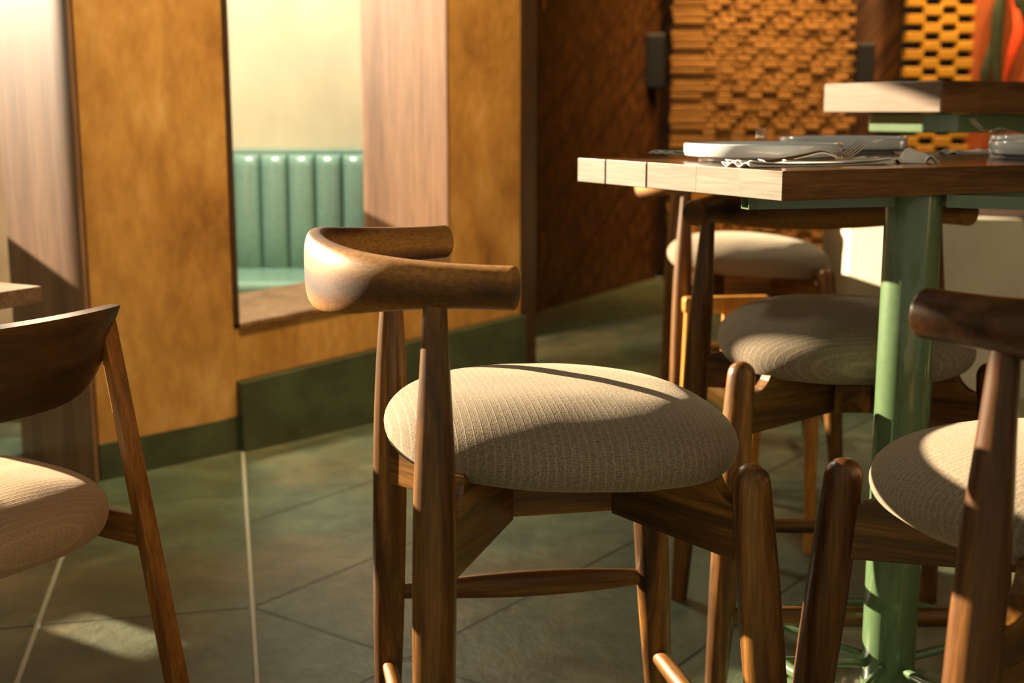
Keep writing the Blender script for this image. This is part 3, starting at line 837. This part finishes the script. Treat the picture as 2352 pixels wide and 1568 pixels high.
struct(prism('ceiling', [wp(-6.0, FV + 0.12), (5.5, wp(-6.0, FV + 0.12)[1]), (5.5, 10.5), wp(5.5, FV + 0.12)], 3.05, 3.15, M['ceiling']))

# door wall and screens at the back
dA = (0.115, 7.06); dB = (0.985, 8.60)
dl = math.hypot(dB[0] - dA[0], dB[1] - dA[1]); du_ = ((dB[0] - dA[0]) / dl, (dB[1] - dA[1]) / dl); dv_ = (-du_[1], du_[0])
FD = frame_at((dA[0], dA[1], 0), du_, dv_)
def door_frame_mat(): return M['brown_trim']
struct(prism('door_1', [(0, 0.0), (dl, 0.0), (dl, TOP), (0, TOP)], 0.0, 0.06, M['boards'], None, 0, 'y', FD))
struct(box('trim_7', (-0.16, -0.02, 0), (0.03, 0.08, TOP), M['brown_trim'], None, 0, FD))
struct(prism('wall_passage', [(0.05, 6.2), (0.05, 7.2), (-0.05, 7.2), (-0.05, 6.2)], 0, TOP, M['door_wood']))
for z_ in (0.36, 1.72):
    tag(box('door_hinge', (0.055, -0.032, z_ - 0.05), (0.075, -0.0205, z_ + 0.09), M['brass'], None, 0.002, FD), 'small brass hinge on the dark door edge, %s of the two' % ('lower' if z_ < 1 else 'upper'), 'hinge', 'brass hinges on the dark door')
YB_ = 8.62
struct(box('wall_back', (0.9, YB_ + 0.10, 0), (5.4, YB_ + 0.2, TOP), M['boards']))

# screen of stacked timber blocks, staggered, each a little proud or shy
def block_screen(name, x0, x1, y, z0, z1, bw, bh, gap, mat, label, stagger=0.5, depth=0.05, jitter=0.02, checker=False, back=None, cat='screen'):
    vs, fs = [], []
    r = random.Random(3)
    nz = int((z1 - z0) / bh); nx = int(round((x1 - x0) / bw))
    for j in range(nz):
        if checker: row = [(x0 + i * bw, x0 + (i + 1) * bw) for i in range(nx)]
        else:
            xe = x0 + (0.30 if j % 2 else 0.24) + r.uniform(-0.02, 0.02)
            row = [(x0 + r.uniform(0, 0.02), xe)]
            k = 0
            while xe < x1 - 0.5 * bw:
                row.append((xe, xe + bw)); xe += bw
        for i, (xa, xb) in enumerate(row):
            if checker and (i + j) % 2: continue
            xa += gap / 2; xb -= gap / 2
            za = z0 + j * bh + gap / 4; zb_ = za + bh - gap / 2
            if checker: xb = xa + bw * 1.15; za -= 0.004; zb_ += 0.010
            yy = y - depth - r.uniform(0, jitter) - (0 if checker else 0.014 * ((i + j // 2) % 2))
            n = len(vs)
            c = 0.007
            front = [(xa + c, yy, za + c), (xb - c, yy, za + c), (xb - c, yy, zb_ - c), (xa + c, yy, zb_ - c)]
            mid = [(xa, yy + c, za), (xb, yy + c, za), (xb, yy + c, zb_), (xa, yy + c, zb_)]
            bk = [(xa, y, za), (xb, y, za), (xb, y, zb_), (xa, y, zb_)]
            vs += front + mid + bk
            fs.append((n, n + 1, n + 2, n + 3))
            for k in range(4):
                k2 = (k + 1) % 4
                fs.append((n + k, n + k2, n + 4 + k2, n + 4 + k)); fs.append((n + 4 + k, n + 4 + k2, n + 8 + k2, n + 8 + k))
            fs.append((n + 8, n + 9, n + 10, n + 11))
    t = empty(name, ((x0 + x1) / 2, y, 0), 0, label, cat)
    vs = [(v[0] - (x0 + x1) / 2, v[1] - y, v[2]) for v in vs]
    mesh('blockwork', vs, fs, mat, t, smooth=False)
    w = (x1 - x0) / 2
    box('backing', (-w, -0.004, 0), (w, 0.05, TOP - 0.02), back or M['brown_trim'], t, 0)
    return t
block_screen('timber_block_screen', 1.03, 2.22, 8.50, 0.0, 2.95, 0.098, 0.040, 0.004, M['block'], 'tall tan screen of stacked staggered timber blocks on the back wall', jitter=0.02, depth=0.03)
block_screen('lattice_screen', 2.555, 2.985, 8.50, 0.0, 2.95, 0.108, 0.056, 0.010, M['block_amber'], 'narrow chequered amber block lattice with dark gaps', stagger=0, checker=True, back=M['black'], depth=0.06)
# orange wall with a hanging of dark leaves and red flowers
struct(box('wall_orange', (3.0, 8.50, 0), (5.4, 8.60, TOP), M['orange_wall']))
art = empty('leaf_hanging', (3.19, 8.44, 0), 0, 'dark leafy stem with red blooms hanging before the orange wall', 'plant')
def blade(name, pts, w, mat):
    path = [(x, y, z, w * k, 0.004) for (x, y, z), k in zip(pts, (0.25, 1.0, 0.9, 0.15))]
    return sweep(name, path, mat, art, ns=10, sub=5, up=Vector((0, -1, 0)))
blade('leaf', [(-0.01, 0, 1.95), (-0.05, -0.02, 1.75), (-0.035, -0.01, 1.45), (0.01, 0, 1.18)], 0.035, M['leaf_dark'])
blade('leaf', [(0.02, 0, 2.0), (0.09, -0.02, 1.85), (0.11, -0.01, 1.75), (0.12, 0, 1.62)], 0.04, M['leaf_dark'])
blade('leaf', [(-0.06, 0, 1.60), (-0.10, -0.02, 1.4), (-0.10, -0.01, 1.30), (-0.11, 0, 1.1)], 0.03, M['leaf_dark'])
blade('bloom', [(0.05, 0, 1.85), (0.09, -0.03, 1.65), (0.06, -0.03, 1.50), (0.03, 0, 1.30)], 0.035, M['red_paint'])
blade('bloom', [(-0.01, 0, 1.30), (0.0, -0.03, 1.2), (0.0, -0.03, 1.1), (0.0, 0, 1.0)], 0.025, M['blue_paint'])
rod('stem', (0, 0.0, 0.9), (0, 0.0, 2.95), 0.006, M['leaf_dark'], art, ns=8)
# dark wall lamps either side of the block screen
for i, (x, w, za, zb_, s) in enumerate(((0.93, 0.13, 1.27, 1.62, 'left'), (2.30, 0.115, 1.25, 1.56, 'right'))):
    t = empty('wall_box', (x, 8.44, za), 0, 'black rectangular wall box %s of the timber block screen' % s, 'wall fitting', 'black boxes beside the timber block screen')
    box('housing', (-w / 2, -0.05, 0), (w / 2, 0.05, zb_ - za), M['black'], t, 0.006)
    box('cover', (-w / 2 + 0.012, -0.056, 0.015), (w / 2 - 0.012, -0.0505, zb_ - za - 0.015), M['black'], t, 0.002)

# cream counter at the right back
cw = empty('service_counter', (2.6, 5.2, 0), 0, 'low cream plastered counter with brown top right of the green post', 'counter')
prism('body', [(-1.22, -0.05), (-1.02, -0.32), (2.4, -0.42), (2.4, 0.4), (-1.22, 0.4)], 0.0, 0.715, M['cream_counter'], cw, 0.006)
prism('counter_top', [(-1.0, -0.02), (-0.60, -0.36), (2.4, -0.46), (2.4, 0.4), (-1.0, 0.4)], 0.716, 0.745, M['brown_trim'], cw, 0.004)
struct(box('wall_right', (5.4, -2.5, 0), (5.5, 10.5, 3.05), M['plain_wall']))

# ------------------------------------------------------------------ light
def light(name, kind, loc, rot, energy, color, **kw):
    l = bpy.data.lights.new(name, kind); l.energy = energy; l.color = color
    for k, v in kw.items(): setattr(l, k, v)
    o = bpy.data.objects.new(name, l); COL.objects.link(o); o.location = loc; o.rotation_euler = rot
    return o
sx_, sy_ = heading(SUN_AZ)
sd = Vector((-sx_, -sy_, -TAN)).normalized()
sun = light('sun', 'SUN', (sx_ * 8, sy_ * 8, 4), sd.to_track_quat('-Z', 'Y').to_euler(), 27.0, (1.0, 0.81, 0.58), angle=R(0.53))
# unseen warm area lights added to brighten the back of the room
for x, y, e in ((1.35, 6.9, 12), (1.35, 7.8, 12), (1.9, 7.8, 12), (2.8, 7.7, 18), (3.4, 7.8, 12)):
    light('back_fill', 'AREA', (x, y, 3.02), (R(28), 0, 0), e, (1.0, 0.62, 0.26), shape='DISK', size=0.25, spread=R(80))
# unseen fill lights added to brighten the partition, then booth and counter
for x, y, e in ((-0.55, 3.15, 9), (0.0, 3.75, 9), (0.55, 4.35, 6)):
    o = light('wall_fill', 'AREA', (x, y, 3.0), (0, 0, 0), e, (1.0, 0.74, 0.40), shape='DISK', size=0.35, spread=R(70))
    o.rotation_euler = (Vector((x - 0.55, y + 0.58, 1.15)) - Vector((x, y, 3.0))).to_track_quat('-Z', 'Y').to_euler()
light('booth_fill', 'AREA', (-1.15, 5.0, 2.9), (R(14), 0, 0), 90, (1.0, 0.92, 0.74), shape='DISK', size=0.4)  # fill added to lift the booth, no fixture there
light('counter_fill', 'AREA', (2.1, 4.3, 3.0), (R(8), 0, 0), 11, (1.0, 0.80, 0.52), shape='DISK', size=0.4, spread=R(90))  # fill added to lift the cream counter
w = bpy.data.worlds.new('sky'); SC.world = w; w.use_nodes = True
bg = w.node_tree.nodes['Background']
bg.inputs[0].default_value = (1.0, 0.87, 0.66, 1); bg.inputs[1].default_value = 0.42

# ------------------------------------------------------------------ camera
cam = bpy.data.cameras.new('camera'); co = bpy.data.objects.new('camera', cam); COL.objects.link(co)
co.location = (0, 0, 1.12)
co.rotation_euler = (math.pi / 2 - math.atan(527 / 2900), 0, 0)
cam.sensor_width = 36; cam.lens = 2900 / 2352 * 36
cam.dof.use_dof = True; cam.dof.focus_distance = 1.82; cam.dof.aperture_fstop = 4.0
cam.clip_start = 0.05
SC.camera = co
SC.view_settings.view_transform = 'Standard'; SC.view_settings.look = 'None'
SC.view_settings.exposure = 0.0; SC.view_settings.gamma = 1; SC.view_settings.use_curve_mapping = False
